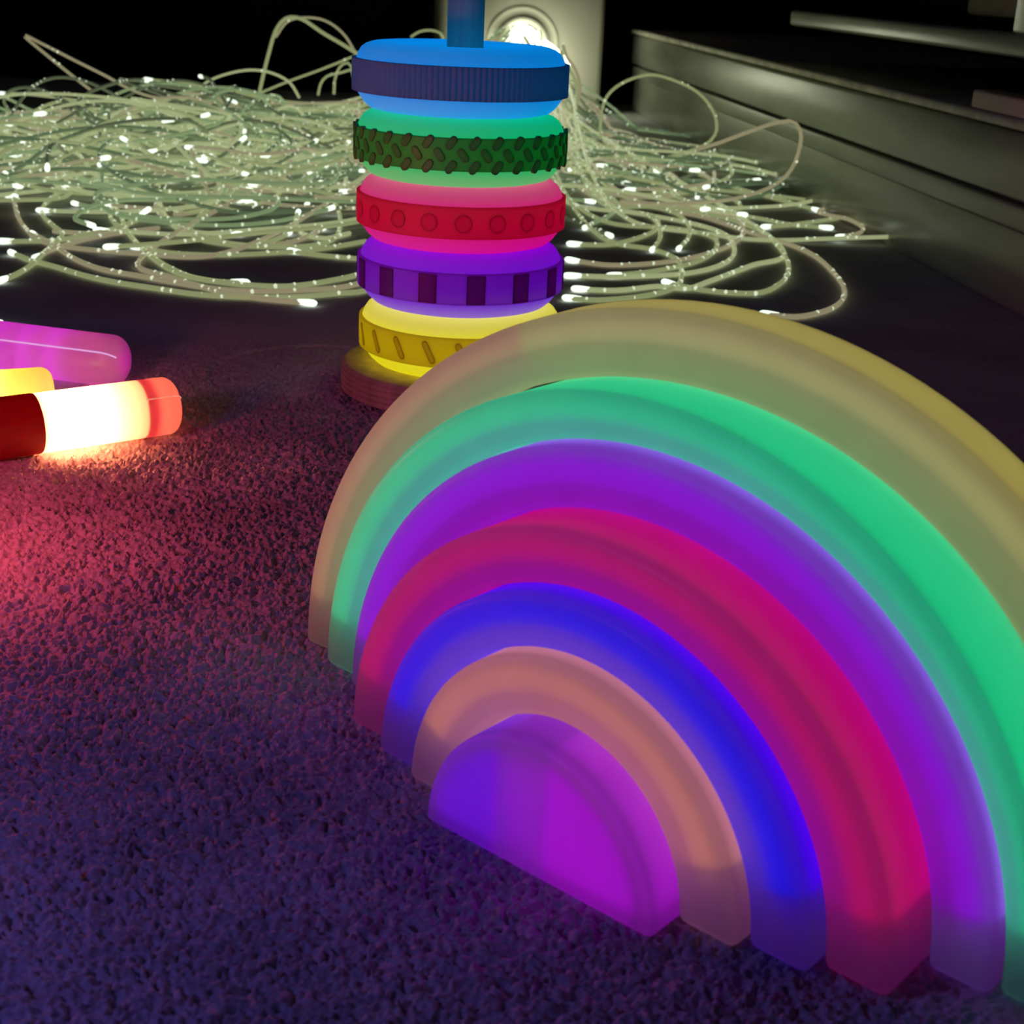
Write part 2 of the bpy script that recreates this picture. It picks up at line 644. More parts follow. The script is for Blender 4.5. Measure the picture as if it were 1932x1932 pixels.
def ring_profile():
    low = [(0.034, 0.030), (0.034, 0.004), (0.038, 0.0), (0.108, 0.0), (0.1175, 0.0025), (0.1245, 0.0085), (0.1295, 0.0155), (0.1335, BZ0 - 0.0005), (0.1340, BZ0)]
    top = [(0.1340, BZ1), (0.1335, BZ1 + 0.001), (0.1315, 0.0690), (0.1275, 0.0750), (0.1215, 0.0793), (0.113, 0.0820), (0.101, RH), (0.092, 0.0820), (0.080, 0.0792), (0.060, 0.0782),
           (0.040, 0.0790), (0.034, 0.0765), (0.034, 0.030)]
    return low, top


def band_strip(n, rfun, z0=BZ0, z1=BZ1):
    """band standing slightly proud of the ring, with a lip at both edges; rfun(angle, t) gives the radius"""
    V, F = [], []
    zs = [z0, z0 + 0.0004, z0 + 0.002, (z0 + z1) / 2, z1 - 0.002, z1 - 0.0004, z1]
    for i in range(n):
        a = 2 * PI * i / n
        for q, z in enumerate(zs):
            t = (z - z0) / (z1 - z0)
            r = 0.1340 if q in (0, len(zs) - 1) else rfun(a, t)
            V.append((r * math.cos(a), r * math.sin(a), z))
    k = len(zs)
    for i in range(n):
        j = (i + 1) % n
        for q in range(k - 1):
            F.append((i * k + q, j * k + q, j * k + q + 1, i * k + q + 1))
    return V, F


def holed_band(n, m_, inside, z0=BZ0, z1=BZ1):
    """band whose cells under a raised piece (inside(arc, z) true) are left open, so the piece itself carries the light"""
    V, F = [], []
    zs = [z0 + 0.0006 + (z1 - z0 - 0.0012) * q / m_ for q in range(m_ + 1)]
    cols = [(0.1340, z0)] + [(BR, z) for z in zs] + [(0.1340, z1)]
    k = len(cols)
    for i in range(n):
        a = 2 * PI * i / n - PI / 2
        V += [(r * math.cos(a), r * math.sin(a), z) for r, z in cols]
    for i in range(n):
        j = (i + 1) % n
        for q in range(k - 1):
            if 0 < q < k - 2 and inside(2 * PI * (i + 0.5) / n, (cols[q][1] + cols[q + 1][1]) / 2):
                continue
            F.append((i * k + q, j * k + q, j * k + q + 1, i * k + q + 1))
    return V, F


def in_pills(bits, length, width, shrink=0.0008):
    hl, hr = length / 2 - width / 2, width / 2 - shrink

    def f(a, z):
        for ang, zz, lean in bits:
            d = (a - math.radians(ang) + PI) % (2 * PI) - PI
            if abs(d) > 0.25:
                continue
            y, h = d * BR, z - zz
            # piece axis after leaning about its outward normal
            u = y * math.cos(lean) + h * math.sin(lean)
            v = -y * math.sin(lean) + h * math.cos(lean)
            v = max(0.0, abs(v) - hl)
            if u * u + v * v < hr * hr:
                return True
        return False
    return f


def pill(length, width, proud, n=6):
    """rounded lozenge lying in the yz plane, facing +x"""
    out = []
    hl, hr = length / 2 - width / 2, width / 2
    for i in range(n + 1):
        a = -PI / 2 + PI * i / n
        out.append((hr * math.sin(a) * -1, hl + hr * math.cos(a)))
    for i in range(n + 1):
        a = PI / 2 - PI * i / n
        out.append((-hr * math.sin(a), -hl - hr * math.cos(a)))
    k = len(out)
    V = [(-0.003, y, z) for y, z in out] + [(proud * 0.7, y, z) for y, z in out] + [(proud, y * 0.75, z * 0.92) for y, z in out]
    F = []
    for L in range(2):
        for q in range(k):
            q2 = (q + 1) % k
            F.append((L * k + q, L * k + q2, (L + 1) * k + q2, (L + 1) * k + q))
    F.append(tuple(2 * k + q for q in range(k)))
    return V, F


ring_defs = [
    # name of colour, level, offset, core colour, strength, band translucency, band diffuse
    ('yellow', 0, (0.0083, 0), (1.0, 0.92, 0.0), 0.54, (0.62, 0.50, 0.05), (0.55, 0.42, 0.05)),
    ('violet', 1, (0.0035, 0), (0.17, 0.0, 0.85), 0.50, (0.85, 0.5, 0.75), (0.25, 0.10, 0.25)),
    ('magenta red', 2, (0.0011, 0), (1.0, 0.0, 0.28), 0.44, (0.80, 0.3, 0.18), (0.45, 0.05, 0.08)),
    ('green', 3, (-0.0043, 0), (0.0, 1.0, 0.26), 0.33, (0.12, 0.28, 0.10), (0.20, 0.17, 0.12)),
    ('sky blue', 4, (-0.0085, 0), (0.0, 0.30, 1.0), 0.52, (0.06, 0.18, 0.20), (0.33, 0.27, 0.28)),
]
ring_labels = {
    'yellow': 'glowing yellow ring with slanted slots on its band, lowest in the stack',
    'violet': 'glowing violet ring with dark blocks on its band, second from the base',
    'magenta red': 'glowing magenta red ring with a plain crimson band, middle of the stack',
    'green': 'glowing green ring with a diamond tread band, second from the top',
    'sky blue': 'glowing sky blue ring with a finely ribbed dark band, topmost in the stack'}
ring_shell = shell_mat('ring_plastic', (0.90, 0.90, 0.90), (0.18, 0.18, 0.18), 0.74, 0.3, 0.02)
TILT = 0.0
for nm, lev, off, col, k, bt, bd in ring_defs:
    z = (ZB + 0.0005 + lev * RH) * TS
    o = empty('stacking_ring', (TX + off[0], TY + off[1], z), rz=0.0)
    o.scale = (TS, TS, TS)
    tag(o, ring_labels[nm], 'glowing toy', 'glowing rings stacked on the wooden stand')
    low, top = ring_profile()
    V1, F1 = lathe(low, 160)
    V2, F2 = lathe(top, 160)
    b = len(V1)
    me = mesh('ring_body', V1 + V2, F1 + [tuple(v + b for v in f) for f in F2])
    link('ring_body', me, ring_shell, o, sharp=45)
    us = nm.replace(' ', '_')
    core = [(0.046, 0.008), (0.110, 0.008), (0.118, 0.012), (0.127, 0.022), (0.127, 0.062), (0.119, 0.0725), (0.104, 0.0765), (0.080, 0.0735), (0.046, 0.0725)]
    V, F = lathe(core, 96, closed=True)
    me = mesh('light_core', V, F)
    fix_normals(me)
    link('light_core', me, led(us + '_ring_light', col, k * 2.2), o, sharp=30)
    bmat = shell_mat(us + '_band', bt, bd, 0.5, 0.4, 0.02)
    if nm == 'sky blue':
        V, F = band_strip(120 * 6, lambda a, t: BR + 0.0013 * max(-0.6, math.cos(a * 120)))
        link('tread_band', mesh('tread_band', V, F), bmat, o, sharp=70)
    elif nm == 'violet':
        hw_ = 0.085 * BR - 0.0012
        V, F = holed_band(720, 24, lambda a, z: BZ0 + 0.003 < z < BZ1 - 0.003 and any(abs((a - math.radians(11 + q * 360 / 14) + PI) % (2 * PI) - PI) * BR < hw_ for q in range(14)))
        band = link('tread_band', mesh('tread_band', V, F), bmat, o, sharp=45)
        dark = shell_mat('violet_block', (0.34, 0.04, 0.14), (0.12, 0.01, 0.05), 0.5, 0.3, 0.03)
        V, F = [], []
        for q in range(7):                                   # one curved block, shared by all fourteen
            a = (q / 6 - 0.5) * 0.17
            for r in (BR - 0.0015, BR + 0.0012):
                for zz in (BZ0 + 0.002, BZ1 - 0.002):
                    V.append((r * math.cos(a), r * math.sin(a), zz))
        for q in range(6):
            p0, p1 = q * 4, q * 4 + 4
            F += [(p0 + 2, p1 + 2, p1 + 3, p0 + 3), (p0 + 3, p1 + 3, p1 + 1, p0 + 1), (p0, p1, p1 + 2, p0 + 2)]     # outer wall, top, bottom
        F += [(0, 2, 3, 1), (24, 25, 27, 26)]
        me = mesh('tread_block', V, F)
        me.materials.append(dark)
        for q in range(14):
            bl = bpy.data.objects.new('tread_block', me)
            C.objects.link(bl)
            bl.parent = band
            bl.rotation_euler = (0, 0, -PI / 2 + math.radians(11 + q * 360 / 14))
    else:
        bits = []
        zc = (BZ0 + BZ1) / 2
        if nm == 'green':
            rel = shell_mat('green_lozenge', (0.06, 0.17, 0.06), (0.26, 0.22, 0.17), 0.5, 0.4, 0.03)
            V, F = pill(0.0185, 0.0095, 0.0016)
            for q in range(30):
                bits.append((q * 12 - 8.0, zc, 0.62))
                bits.append((q * 12 - 2.0, zc + 0.0145, -0.62))
                bits.append((q * 12 - 2.0, zc - 0.0145, -0.62))
        elif nm == 'yellow':
            rel = shell_mat('yellow_slot', (0.44, 0.32, 0.03), (0.50, 0.36, 0.04), 0.5, 0.4, 0.02)
            V, F = pill(0.0310, 0.0078, 0.0007)
            for q in range(20):
                bits.append((q * 18 + 3.5, zc, 0.46))
        else:
            rel = shell_mat('red_dimple', (0.68, 0.25, 0.15), (0.42, 0.04, 0.07), 0.5, 0.4, 0.02)
            V, F = pill(0.022, 0.0215, 0.0003, 8)
            for q in range(20):
                bits.append((q * 18 + 4.0, zc, 0.0))
        pl = {'green': (0.0185, 0.0095), 'yellow': (0.0310, 0.0078)}.get(nm, (0.022, 0.0215))
        me = mesh('tread_block', V, F)
        fix_normals(me)
        me.materials.append(rel)
        V, F = holed_band(720, 30, in_pills(bits, *pl))
        band = link('tread_band', mesh('tread_band', V, F), bmat, o, sharp=45)
        for ang, zz, lean in bits:
            bl = bpy.data.objects.new('tread_block', me)
            C.objects.link(bl)
            bl.parent = band
            t = -PI / 2 + math.radians(ang)
            bl.matrix_local = (Matrix.Translation((BR * U * math.cos(t), BR * U * math.sin(t), zz * U)) @ Matrix.Rotation(t, 4, 'Z') @ Matrix.Rotation(lean, 4, 'X'))

# ---------------------------------------------------------------- glow sticks
def tube(P, r, n=6):
    T = np.gradient(P, axis=0)
    T /= np.linalg.norm(T, axis=1)[:, None] + 1e-9
    up = np.array([0, 0, 1.0])
    X = np.cross(T, up)
    bad = np.linalg.norm(X, axis=1) < 0.15
    X[bad] = np.cross(T[bad], np.array([0, 1.0, 0]))
    X /= np.linalg.norm(X, axis=1)[:, None]
    Y = np.cross(X, T)
    a = np.arange(n) * 2 * PI / n
    V = (P[:, None] + r * (np.cos(a)[None, :, None] * X[:, None] + np.sin(a)[None, :, None] * Y[:, None])).reshape(-1, 3)
    F = []
    for i in range(len(P) - 1):
        for q in range(n):
            q2 = (q + 1) % n
            F.append((i * n + q, i * n + q2, (i + 1) * n + q2, (i + 1) * n + q))
    return V, F


STR = 0.064
SQ = STR / 0.0365


def stick(name, label, p_end, direction, length, parts):
    """lying light stick: axis along local x, its round end at x = 0, body toward -x"""
    ang = math.atan2(direction[1], direction[0])
    o = empty(name, (p_end[0], p_end[1], p_end[2]), rz=ang)
    o.scale = (SQ, SQ, SQ)
    tag(o, label, 'light stick')
    return o


def stick_shell(r, x0, x1, cap=0.016, n=64, seam=0.0008, ribs=False, back_cap=False):
    """tube from x0 up to the rounded end x1, with a fine raised seam along both sides"""
    P = []
    if back_cap:
        P += [(x0, 0.0), (x0, r * 0.7)]
    m_ = 90 if ribs else 12
    for i in range(m_ + 1):
        x = x0 + (x1 - cap - x0) * i / m_
        rr = r * (1 + (0.010 if (ribs and i % 2) else 0))
        P.append((x, rr))
    for i in range(1, 9):
        t = PI / 2 * i / 8
        P.append((x1 - cap + cap * math.sin(t) * 0.92, r - cap * 1.05 * (1 - math.cos(t))))
    P.append((x1 - 0.0005, r * 0.30))
    P.append((x1, 0.0))
    V, F = [], []
    for i in range(n):
        a = 2 * PI * i / n
        b = seam if i in (0, n // 2) else 0
        for x, q in P:
            V.append((x, (q + (b if q > 0.3 * r else 0)) * math.cos(a), q * math.sin(a)))
    k = len(P)
    for i in range(n):
        j = (i + 1) % n
        for q in range(k - 1):
            F.append((i * k + q, j * k + q, j * k + q + 1, i * k + q + 1))
    return V, F


def lathe_x(P, n=40):
    V, F = lathe(P, n, closed=True)
    return [(z, x, y) for x, y, z in V], F


def tube_core(r, x0, x1, n=24):
    P = [(x0, 0.0), (x0, r * 0.8), (x0 + r * 0.2, r), (x1 - r * 0.2, r), (x1, r * 0.8), (x1, 0.0)]
    V, F = [], []
    for i in range(n):
        a = 2 * PI * i / n
        for x, q in P:
            V.append((x, q * math.cos(a), q * math.sin(a)))
    k = len(P)
    for i in range(n):
        j = (i + 1) % n
        for q in range(k - 1):
            F.append((i * k + q, j * k + q, j * k + q + 1, i * k + q + 1))
    return V, F


def put(name, VF, mat, parent, sharp=45):
    me = mesh(name, *VF)
    fix_normals(me)
    return link(name, me, mat, parent, sharp=sharp)


def axis_from(pa, pb, z):
    a, b = ray(*pa, z=z), ray(*pb, z=z)
    d = (b - a)
    return b, d / np.linalg.norm(d)


stick_sh = shell_mat('stick_plastic', (0.92, 0.92, 0.92), (0.10, 0.10, 0.10), 0.8, 0.12, 0.03)
red_sh = shell_mat('red_stick_plastic', (0.95, 0.85, 0.85), (0.42, 0.03, 0.05), 0.7, 0.15, 0.05)
grip_m = shell_mat('red_grip_plastic', (0.20, 0.012, 0.010), (0.32, 0.02, 0.02), 0.5, 0.3, 0.05)

# red stick, nearest
b, d = axis_from((0, 808), (332, 763), STR)
o = stick('glow_stick', 'red light stick with blinding white middle and ribbed dark grip, nearest of three', b, d, 0, None)
put('diffuser_tube', stick_shell(0.0365, -0.178, 0.0), red_sh, o)
put('grip', stick_shell(0.0365 * 1.005, -0.42, -0.176, cap=0.002, ribs=True, back_cap=True), grip_m, o)
put('light_core', tube_core(0.017, -0.168, -0.092), led('white_led', (1.0, 0.28, 0.11), 70), o)
put('added_baffle', lathe_x([(0.027, -0.050), (0.0355, -0.050), (0.0355, -0.048), (0.027, -0.048)]), plain_mat('red_added_baffle', (0.5, 0.03, 0.03), 0.6), o)  # unseen ring added to hold the bright core's light back from the tip
put('light_core', tube_core(0.022, -0.0465, -0.010), led('red_led', (1.0, 0.0, 0.07), 1.3), o)
put('light_core', tube_core(0.020, -0.30, -0.20), led('red_grip_led', (1.0, 0.0, 0.0), 1.1), o)

o.rotation_euler = (math.radians(-34), 0, o.rotation_euler[2])


def seam_line(x0, mat, parent, w_=0.0011, cap=0.016, r=0.0372):
    """thin bright parting line along the side and over the round end"""
    P = [np.array([x, -r, 0]) for x in np.linspace(x0, -cap, 12)]
    for i in range(1, 8):
        t = PI / 2 * i / 8
        P.append(np.array([-cap + cap * math.sin(t) * 0.95, -(r - cap * 1.05 * (1 - math.cos(t))), 0]))
    V, F = tube(np.array(P), w_, 6)
    return put('seam', (V, F), mat, parent, sharp=0)


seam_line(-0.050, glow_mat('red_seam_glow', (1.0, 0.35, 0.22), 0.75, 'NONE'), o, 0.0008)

# magenta stick, farthest
b2, d2 = axis_from((40, 659), (234, 684), STR)
o = stick('glow_stick', 'magenta light stick with a bright seam line, farthest of the three sticks', b2, d2, 0, None)
o.rotation_euler = (math.radians(-32), 0, o.rotation_euler[2])
put('diffuser_tube', stick_shell(0.0365, -0.40, 0.0, cap=0.02, back_cap=True, seam=0.0012), stick_sh, o)
put('light_core', tube_core(0.020, -0.34, -0.010), led('magenta_tube_light', (0.78, 0.0, 0.46), 1.0), o)
for x in (-0.185, -0.14, -0.095):
    put('light_core', tube_core(0.024, x - 0.010, x + 0.010), led('magenta_led', (0.90, 0.0, 0.95), 1.7), o)

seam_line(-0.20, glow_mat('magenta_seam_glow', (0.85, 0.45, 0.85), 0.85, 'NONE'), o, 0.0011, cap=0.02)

# yellow stick between them
b3, d3 = axis_from((0, 752), (104, 745), STR)
o = stick('glow_stick', 'yellow light stick with white hot middle lying between red and magenta ones', b3, d3, 0, None)
put('diffuser_tube', stick_shell(0.0365, -0.40, 0.0, back_cap=True), stick_sh, o)
put('light_core', tube_core(0.020, -0.36, -0.012), led('yellow_tube_light', (0.90, 0.80, 0.0), 1.9), o)
put('light_core', tube_core(0.023, -0.16, -0.075), led('yellow_led', (1.0, 0.92, 0.20), 9), o)

# ---------------------------------------------------------------- fibre light box
BXW = 0.35
bl_, br_ = ray(826, 206, z=0), ray(1131, 216, z=0)
bdir = (br_ - bl_) / np.linalg.norm(br_ - bl_)
bang = math.atan2(bdir[1], bdir[0])
bw = float(np.linalg.norm(br_ - bl_))
bmid = (bl_ + br_) / 2
bn = np.array([-bdir[1], bdir[0], 0])
cream = plain_mat('cream_plastic', (0.62, 0.60, 0.50), 0.45, 0.4)
lb = empty('light_source_box', bmid + bn * 0.0, rz=bang)
tag(lb, 'cream upright light source box feeding the glowing fibres, behind the ring stack', 'light box')
oh = link('housing', rbox(bw, 0.9, 1.5, 0.045, 4), cream, lb)
oh.location = (0, 0.45 * U, 0)
# port: find where the sight line to its centre meets the box front
pc = ray(985, 84, y=float(bmid[1]))
px_ = float((pc - bmid) @ bdir)
pz_ = float(pc[2])
PR = 0.19
V, F = lathe([(PR * 0.80, -0.01), (PR * 0.80, 0.03), (PR * 0.86, 0.04), (PR * 0.98, 0.04), (PR * 1.04, 0.03), (PR * 1.04, 0.0)], 64)
o = put('port_collar', (V, F), cream, lb)
o.rotation_euler = (PI / 2, 0, 0)
o.location = (px_ * U, 0, pz_ * U)
V, F = lathe([(PR * 1.28, 0.0), (PR * 1.30, 0.01), (PR * 1.36, 0.014), (PR * 1.42, 0.01), (PR * 1.44, 0.0)], 64)
o = put('outer_rim', (V, F), cream, lb)
o.rotation_euler = (PI / 2, 0, 0)
o.location = (px_ * U, 0, pz_ * U)
V, F = lathe([(0.0, 0.0), (PR * 0.79, 0.0)], 48)
o = put('port_recess', (V, F), plain_mat('dark_port', (0.03, 0.035, 0.03), 0.6, 0.3), lb)
o.rotation_euler = (PI / 2, 0, 0)
o.location = (px_ * U, -0.002 * U, pz_ * U)
PORT = bmid + bdir * px_ + np.array([0, 0, pz_]) - bn * 0.06

# ---------------------------------------------------------------- optical fibres
bundle = empty('fibre_optic_bundle', (PORT[0], PORT[1], 0))
tag(bundle, 'tangled heap of glowing fibre optic strands with bright tips on the carpet', 'fibre lights')
BO = np.array([PORT[0], PORT[1], 0])
random.seed(5)


def strand_mat(name, col, k):
    mt, nt, out = new_mat(name)
    e = N(nt, 'ShaderNodeEmission')
    e.inputs[0].default_value = (*col, 1)
    e.inputs[1].default_value = k
    g = N(nt, 'ShaderNodeBsdfPrincipled')
    g.inputs['Base Color'].default_value = (0.30, 0.32, 0.24, 1)
    g.inputs['Roughness'].default_value = 0.3
    a = N(nt, 'ShaderNodeAddShader')
    nt.links.new(e.outputs[0], a.inputs[0])
    nt.links.new(g.outputs[0], a.inputs[1])
    nt.links.new(a.outputs[0], out.inputs[0])
    mt.cycles.emission_sampling = 'NONE'
    return mt


SK = 1.0
strand_mats = [strand_mat('fibre_olive', (0.22, 0.255, 0.115), SK), strand_mat('fibre_green', (0.15, 0.22, 0.105), SK),
               strand_mat('fibre_tan', (0.24, 0.215, 0.125), SK), strand_mat('fibre_deep_green', (0.060, 0.100, 0.050), SK),
               strand_mat('fibre_pale', (0.30, 0.34, 0.17), SK), strand_mat('fibre_dim', (0.045, 0.060, 0.034), SK)]
bead_m = glow_mat('fibre_sparkle', (0.85, 0.95, 0.68), 0.85, 'NONE')
tip_m = glow_mat('fibre_tip', (0.86, 1.0, 0.80), 1.5)

# low-poly bead (octahedron split once)
_bm = bmesh.new()
bmesh.ops.create_icosphere(_bm, subdivisions=1, radius=1)
BEAD_V = np.array([v.co[:] for v in _bm.verts])
BEAD_F = [tuple(v.index for v in f.verts) for f in _bm.faces]
_bm.free()


def smooth_path(P, step=0.034):
    """Catmull-Rom through the points, then evenly spaced"""
    P = np.array(P, float)
    if len(P) > 2:
        Q = np.vstack([2 * P[0] - P[1], P, 2 * P[-1] - P[-2]])
        out = []
        k = np.concatenate([[0], np.cumsum(np.maximum(1e-4, np.linalg.norm(np.diff(Q, axis=0), axis=1)) ** 0.5)])     # centripetal knots: no overshoot
        for i in range(1, len(Q) - 2):
            p0, p1, p2, p3 = Q[i - 1:i + 3]
            t0, t1, t2, t3 = k[i - 1:i + 3]
            n = max(2, int(np.linalg.norm(p2 - p1) / 0.025))
            t = np.linspace(t1, t2, n, endpoint=False)[:, None]
            a1 = (t1 - t) / (t1 - t0) * p0 + (t - t0) / (t1 - t0) * p1
            a2 = (t2 - t) / (t2 - t1) * p1 + (t - t1) / (t2 - t1) * p2
            a3 = (t3 - t) / (t3 - t2) * p2 + (t - t2) / (t3 - t2) * p3
            b1 = (t2 - t) / (t2 - t0) * a1 + (t - t0) / (t2 - t0) * a2
            b2 = (t3 - t) / (t3 - t1) * a2 + (t - t1) / (t3 - t1) * a3
            out.append((t2 - t) / (t2 - t1) * b1 + (t - t1) / (t2 - t1) * b2)
        P = np.vstack(out + [Q[-2][None]])
    L = np.concatenate([[0], np.cumsum(np.linalg.norm(np.diff(P, axis=0), axis=1))])
    n = max(4, int(L[-1] / step))
    s = np.linspace(0, L[-1], n)
    return np.stack([np.interp(s, L, P[:, k]) for k in range(3)], -1), L[-1]


strand_count = 0


def add_strand(pts, tip=True, r=0.0088, bead_gap=0.05, mat=None, tip_glow=True):
    """one fibre: tube, its sparkle points and its bright end; pts run from the free end inward"""
    global strand_count
    bead_gap *= 2.9
    P, L = smooth_path(pts)
    P[:, 2] = np.maximum(P[:, 2], r)
    V, F = tube(P - BO, r)
    me = mesh('strand', V, F)
    o = link('strand', me, mat or random.choice((strand_mats[0], strand_mats[0], strand_mats[2], strand_mats[4])), bundle, sharp=0)
    bv, bf = [], []
    s = random.uniform(0.0, bead_gap)
    seg = L / (len(P) - 1)
    while s < L:
        i = min(len(P) - 1, int(s / seg))
        c = P[i] - BO
        rr = random.uniform(0.0065, 0.0092)
        off = np.array([random.uniform(-1, 1), random.uniform(-1, 0.2), random.uniform(0, 1)]) * 0.004
        b0 = len(bv)
        bv += [tuple(c + off + v * rr) for v in BEAD_V]
        bf += [tuple(b0 + q for q in f) for f in BEAD_F]
        s += random.choice((0.033, random.uniform(0.4, 1.6) * bead_gap, random.uniform(0.4, 1.6) * bead_gap))
    if bv:
        ob = link('sparkle_points', mesh('sparkle_points', bv, bf), bead_m, o, sharp=0)
        ob['kind'] = 'stuff'
    if tip:
        d_ = P[0] - P[min(3, len(P) - 1)]
        d_ /= np.linalg.norm(d_) + 1e-9
        Q = np.array([P[0] + d_ * q for q in (-0.050, -0.032, -0.012, 0.003, 0.010, 0.014)]) - BO
        V, F = [], []
        Rr = [0.0080, 0.0098, 0.0112, 0.0108, 0.0078, 0.0030]
        X = np.cross(d_, [0, 0, 1.0])
        if np.linalg.norm(X) < 0.1:
            X = np.array([1.0, 0, 0])
        X /= np.linalg.norm(X)
        Y = np.cross(X, d_)
        for q, rr in zip(Q, Rr):
            for k in range(8):
                a = k * PI / 4
                V.append(tuple(q + rr * (math.cos(a) * X + math.sin(a) * Y)))
        for i in range(5):
            for k in range(8):
                k2 = (k + 1) % 8
                F.append((i * 8 + k, i * 8 + k2, i * 8 + 8 + k2, i * 8 + 8 + k))
        F += [tuple(range(7, -1, -1)), tuple(range(40, 48))]
        zmin = min(v[2] for v in V)
        if zmin < 0.0005:
            V = [(x, y, z + 0.0005 - zmin) for x, y, z in V]
        link('tip', mesh('tip', V, F), tip_m, o, sharp=0)
    strand_count += 1
    return o


def home(side, i):
    """the run from the heap back into the light box port"""
    r_ = random.Random(i * 7 + 1)
    jx, jz = r_.uniform(-0.10, 0.10), r_.uniform(-0.10, 0.085)
    sx = -0.40 if side < 0 else 0.16
    return [PORT + np.array([sx + r_.uniform(-0.12, 0.12), -0.45 + r_.uniform(-0.1, 0.1), -0.22 + r_.uniform(-0.1, 0.08)]),
            PORT + np.array([jx * 1.1 + sx * 0.2, -0.17, 0.03 + jz]), PORT + np.array([jx, 0.012, jz])]


def far(y):
    """depth of the loose loops: the row of the carpet they stand over"""
    t = math.atan(1 / y) - 0.424
    return 1 / math.tan(PITCH + math.atan(math.tan(t) * 3868.0 / FPX))


def traced(pts, side, z=0.006, y=None, tip=True, gap=0.05, hom=True, **kw):
    """pts: sight-line points, each lying at height z (or standing at depth y)"""
    P = []
    if y is not None:
        y = far(y)
    for q in pts:
        zz = q[2] * 2 if len(q) > 2 else z
        P.append(ray(q[0], q[1], y=y) if y is not None else ray(q[0], q[1], z=zz))
    if hom:
        P += home(side, strand_count)
    add_strand(P, tip=tip, bead_gap=gap, **kw)


# loose strands that stand out of the heap, left of the rings
traced([(174, 172), (134, 141), (87, 103), (43, 65), (80, 83), (145, 116), (203, 145), (235, 163), (300, 185)], -1, y=3.95, tip=False, gap=0.12)
traced([(275, 149), (300, 152), (340, 156), (390, 163), (440, 172), (520, 190)], -1, y=4.05)
traced([(360, 185), (384, 159), (417, 143), (471, 132), (514, 138), (547, 156), (565, 185)], -1, y=4.02, tip=False, gap=0.12, hom=False)
traced([(487, 200), (489, 178), (496, 145), (507, 101), (522, 54), (540, 34), (565, 34), (609, 62), (645, 83), (690, 110)], -1, y=4.05, tip=False, gap=0.05, r=0.0120)
traced([(520, 70), (543, 40), (580, 33), (616, 40), (649, 65), (668, 95), (685, 125)], -1, y=4.1, tip=False, gap=0.2)
traced([(480, 180), (543, 154), (598, 134), (634, 120), (680, 104)], -1, y=4.1, tip=False, gap=0.15)
traced([(630, 178), (632, 150), (640, 128), (652, 118), (662, 122), (668, 150)], -1, y=4.08, tip=False, gap=0.1)
traced([(600, 180), (606, 155), (618, 143), (640, 138), (670, 130)], -1, y=4.06, tip=False, gap=0.1)
traced([(775, 70), (790, 60), (812, 57), (830, 62)], -1, y=4.12, tip=False, gap=0.3)
traced([(0, 176), (40, 177), (90, 182), (150, 190), (230, 200)], -1, y=4.05, tip=True)
L = [
    [(453, 442), (410, 441), (370, 438), (335, 430), (318, 415), (305, 392), (297, 360), (298, 330), (305, 305), (325, 288), (380, 262)],
    [(612, 429), (580, 446), (543, 458), (489, 464), (417, 456), (362, 442), (326, 417), (300, 380)],
    [(547, 438), (520, 452), (490, 461), (450, 464), (400, 452), (340, 430)],
    [(563, 399, 0.03), (558, 418, 0.02), (565, 436), (580, 444), (610, 450), (660, 440)],
    [(605, 344, 0.02), (622, 362, 0.02), (636, 390), (642, 420), (635, 445), (615, 458), (580, 464), (520, 466), (440, 462), (360, 440)],
    [(250, 368), (222, 380), (208, 398), (215, 420), (235, 432), (250, 450), (280, 480), (315, 505), (350, 520), (400, 530), (460, 537), (540, 540), (620, 530), (700, 505)],
    [(464, 533), (420, 532), (370, 525), (320, 505), (280, 478), (250, 448), (230, 410), (240, 360)],
    [(590, 572), (530, 567), (470, 560), (410, 549), (360, 535), (318, 521), (260, 500)],
    [(20, 476), (60, 492), (100, 502), (160, 520), (220, 533), (300, 545), (370, 555), (450, 560), (560, 560), (640, 553), (690, 548)],
    [(60, 440), (100, 462), (150, 493), (200, 510), (260, 520), (330, 533), (440, 548), (560, 548), (690, 530)],
    [(0, 455), (60, 455), (110, 453), (160, 443), (220, 430), (270, 410)],
    [(0, 530), (30, 518), (62, 498), (85, 475), (110, 455), (117, 440), (100, 425), (80, 405), (90, 380), (150, 350)],
    [(90, 339), (47, 348), (29, 366), (29, 391), (40, 420), (65, 446), (94, 460), (160, 470), (260, 478), (400, 482)],
    [(547, 473), (590, 480), (640, 485), (700, 490)],
    [(250, 465), (330, 478), (420, 481), (500, 478), (600, 470), (690, 455)],
    [(65, 487), (100, 470), (160, 452), (220, 440), (300, 430)],
    [(0, 610), (-20, 606), (-60, 590), (-90, 560), (-60, 530)],
    [(280, 395, 0.02), (255, 412), (230, 430), (180, 440), (100, 436)],
    [(535, 303, 0.03), (540, 330, 0.02), (530, 362), (500, 380), (440, 392), (380, 398), (335, 404)],
    [(480, 385), (430, 375), (400, 350), (420, 322, 0.03), (450, 318, 0.04), (465, 340, 0.03), (450, 368), (400, 392), (330, 405)],
]
for pts in L:
    traced(pts, -1, z=0.011, gap=0.038, hom=len(pts) > 6)
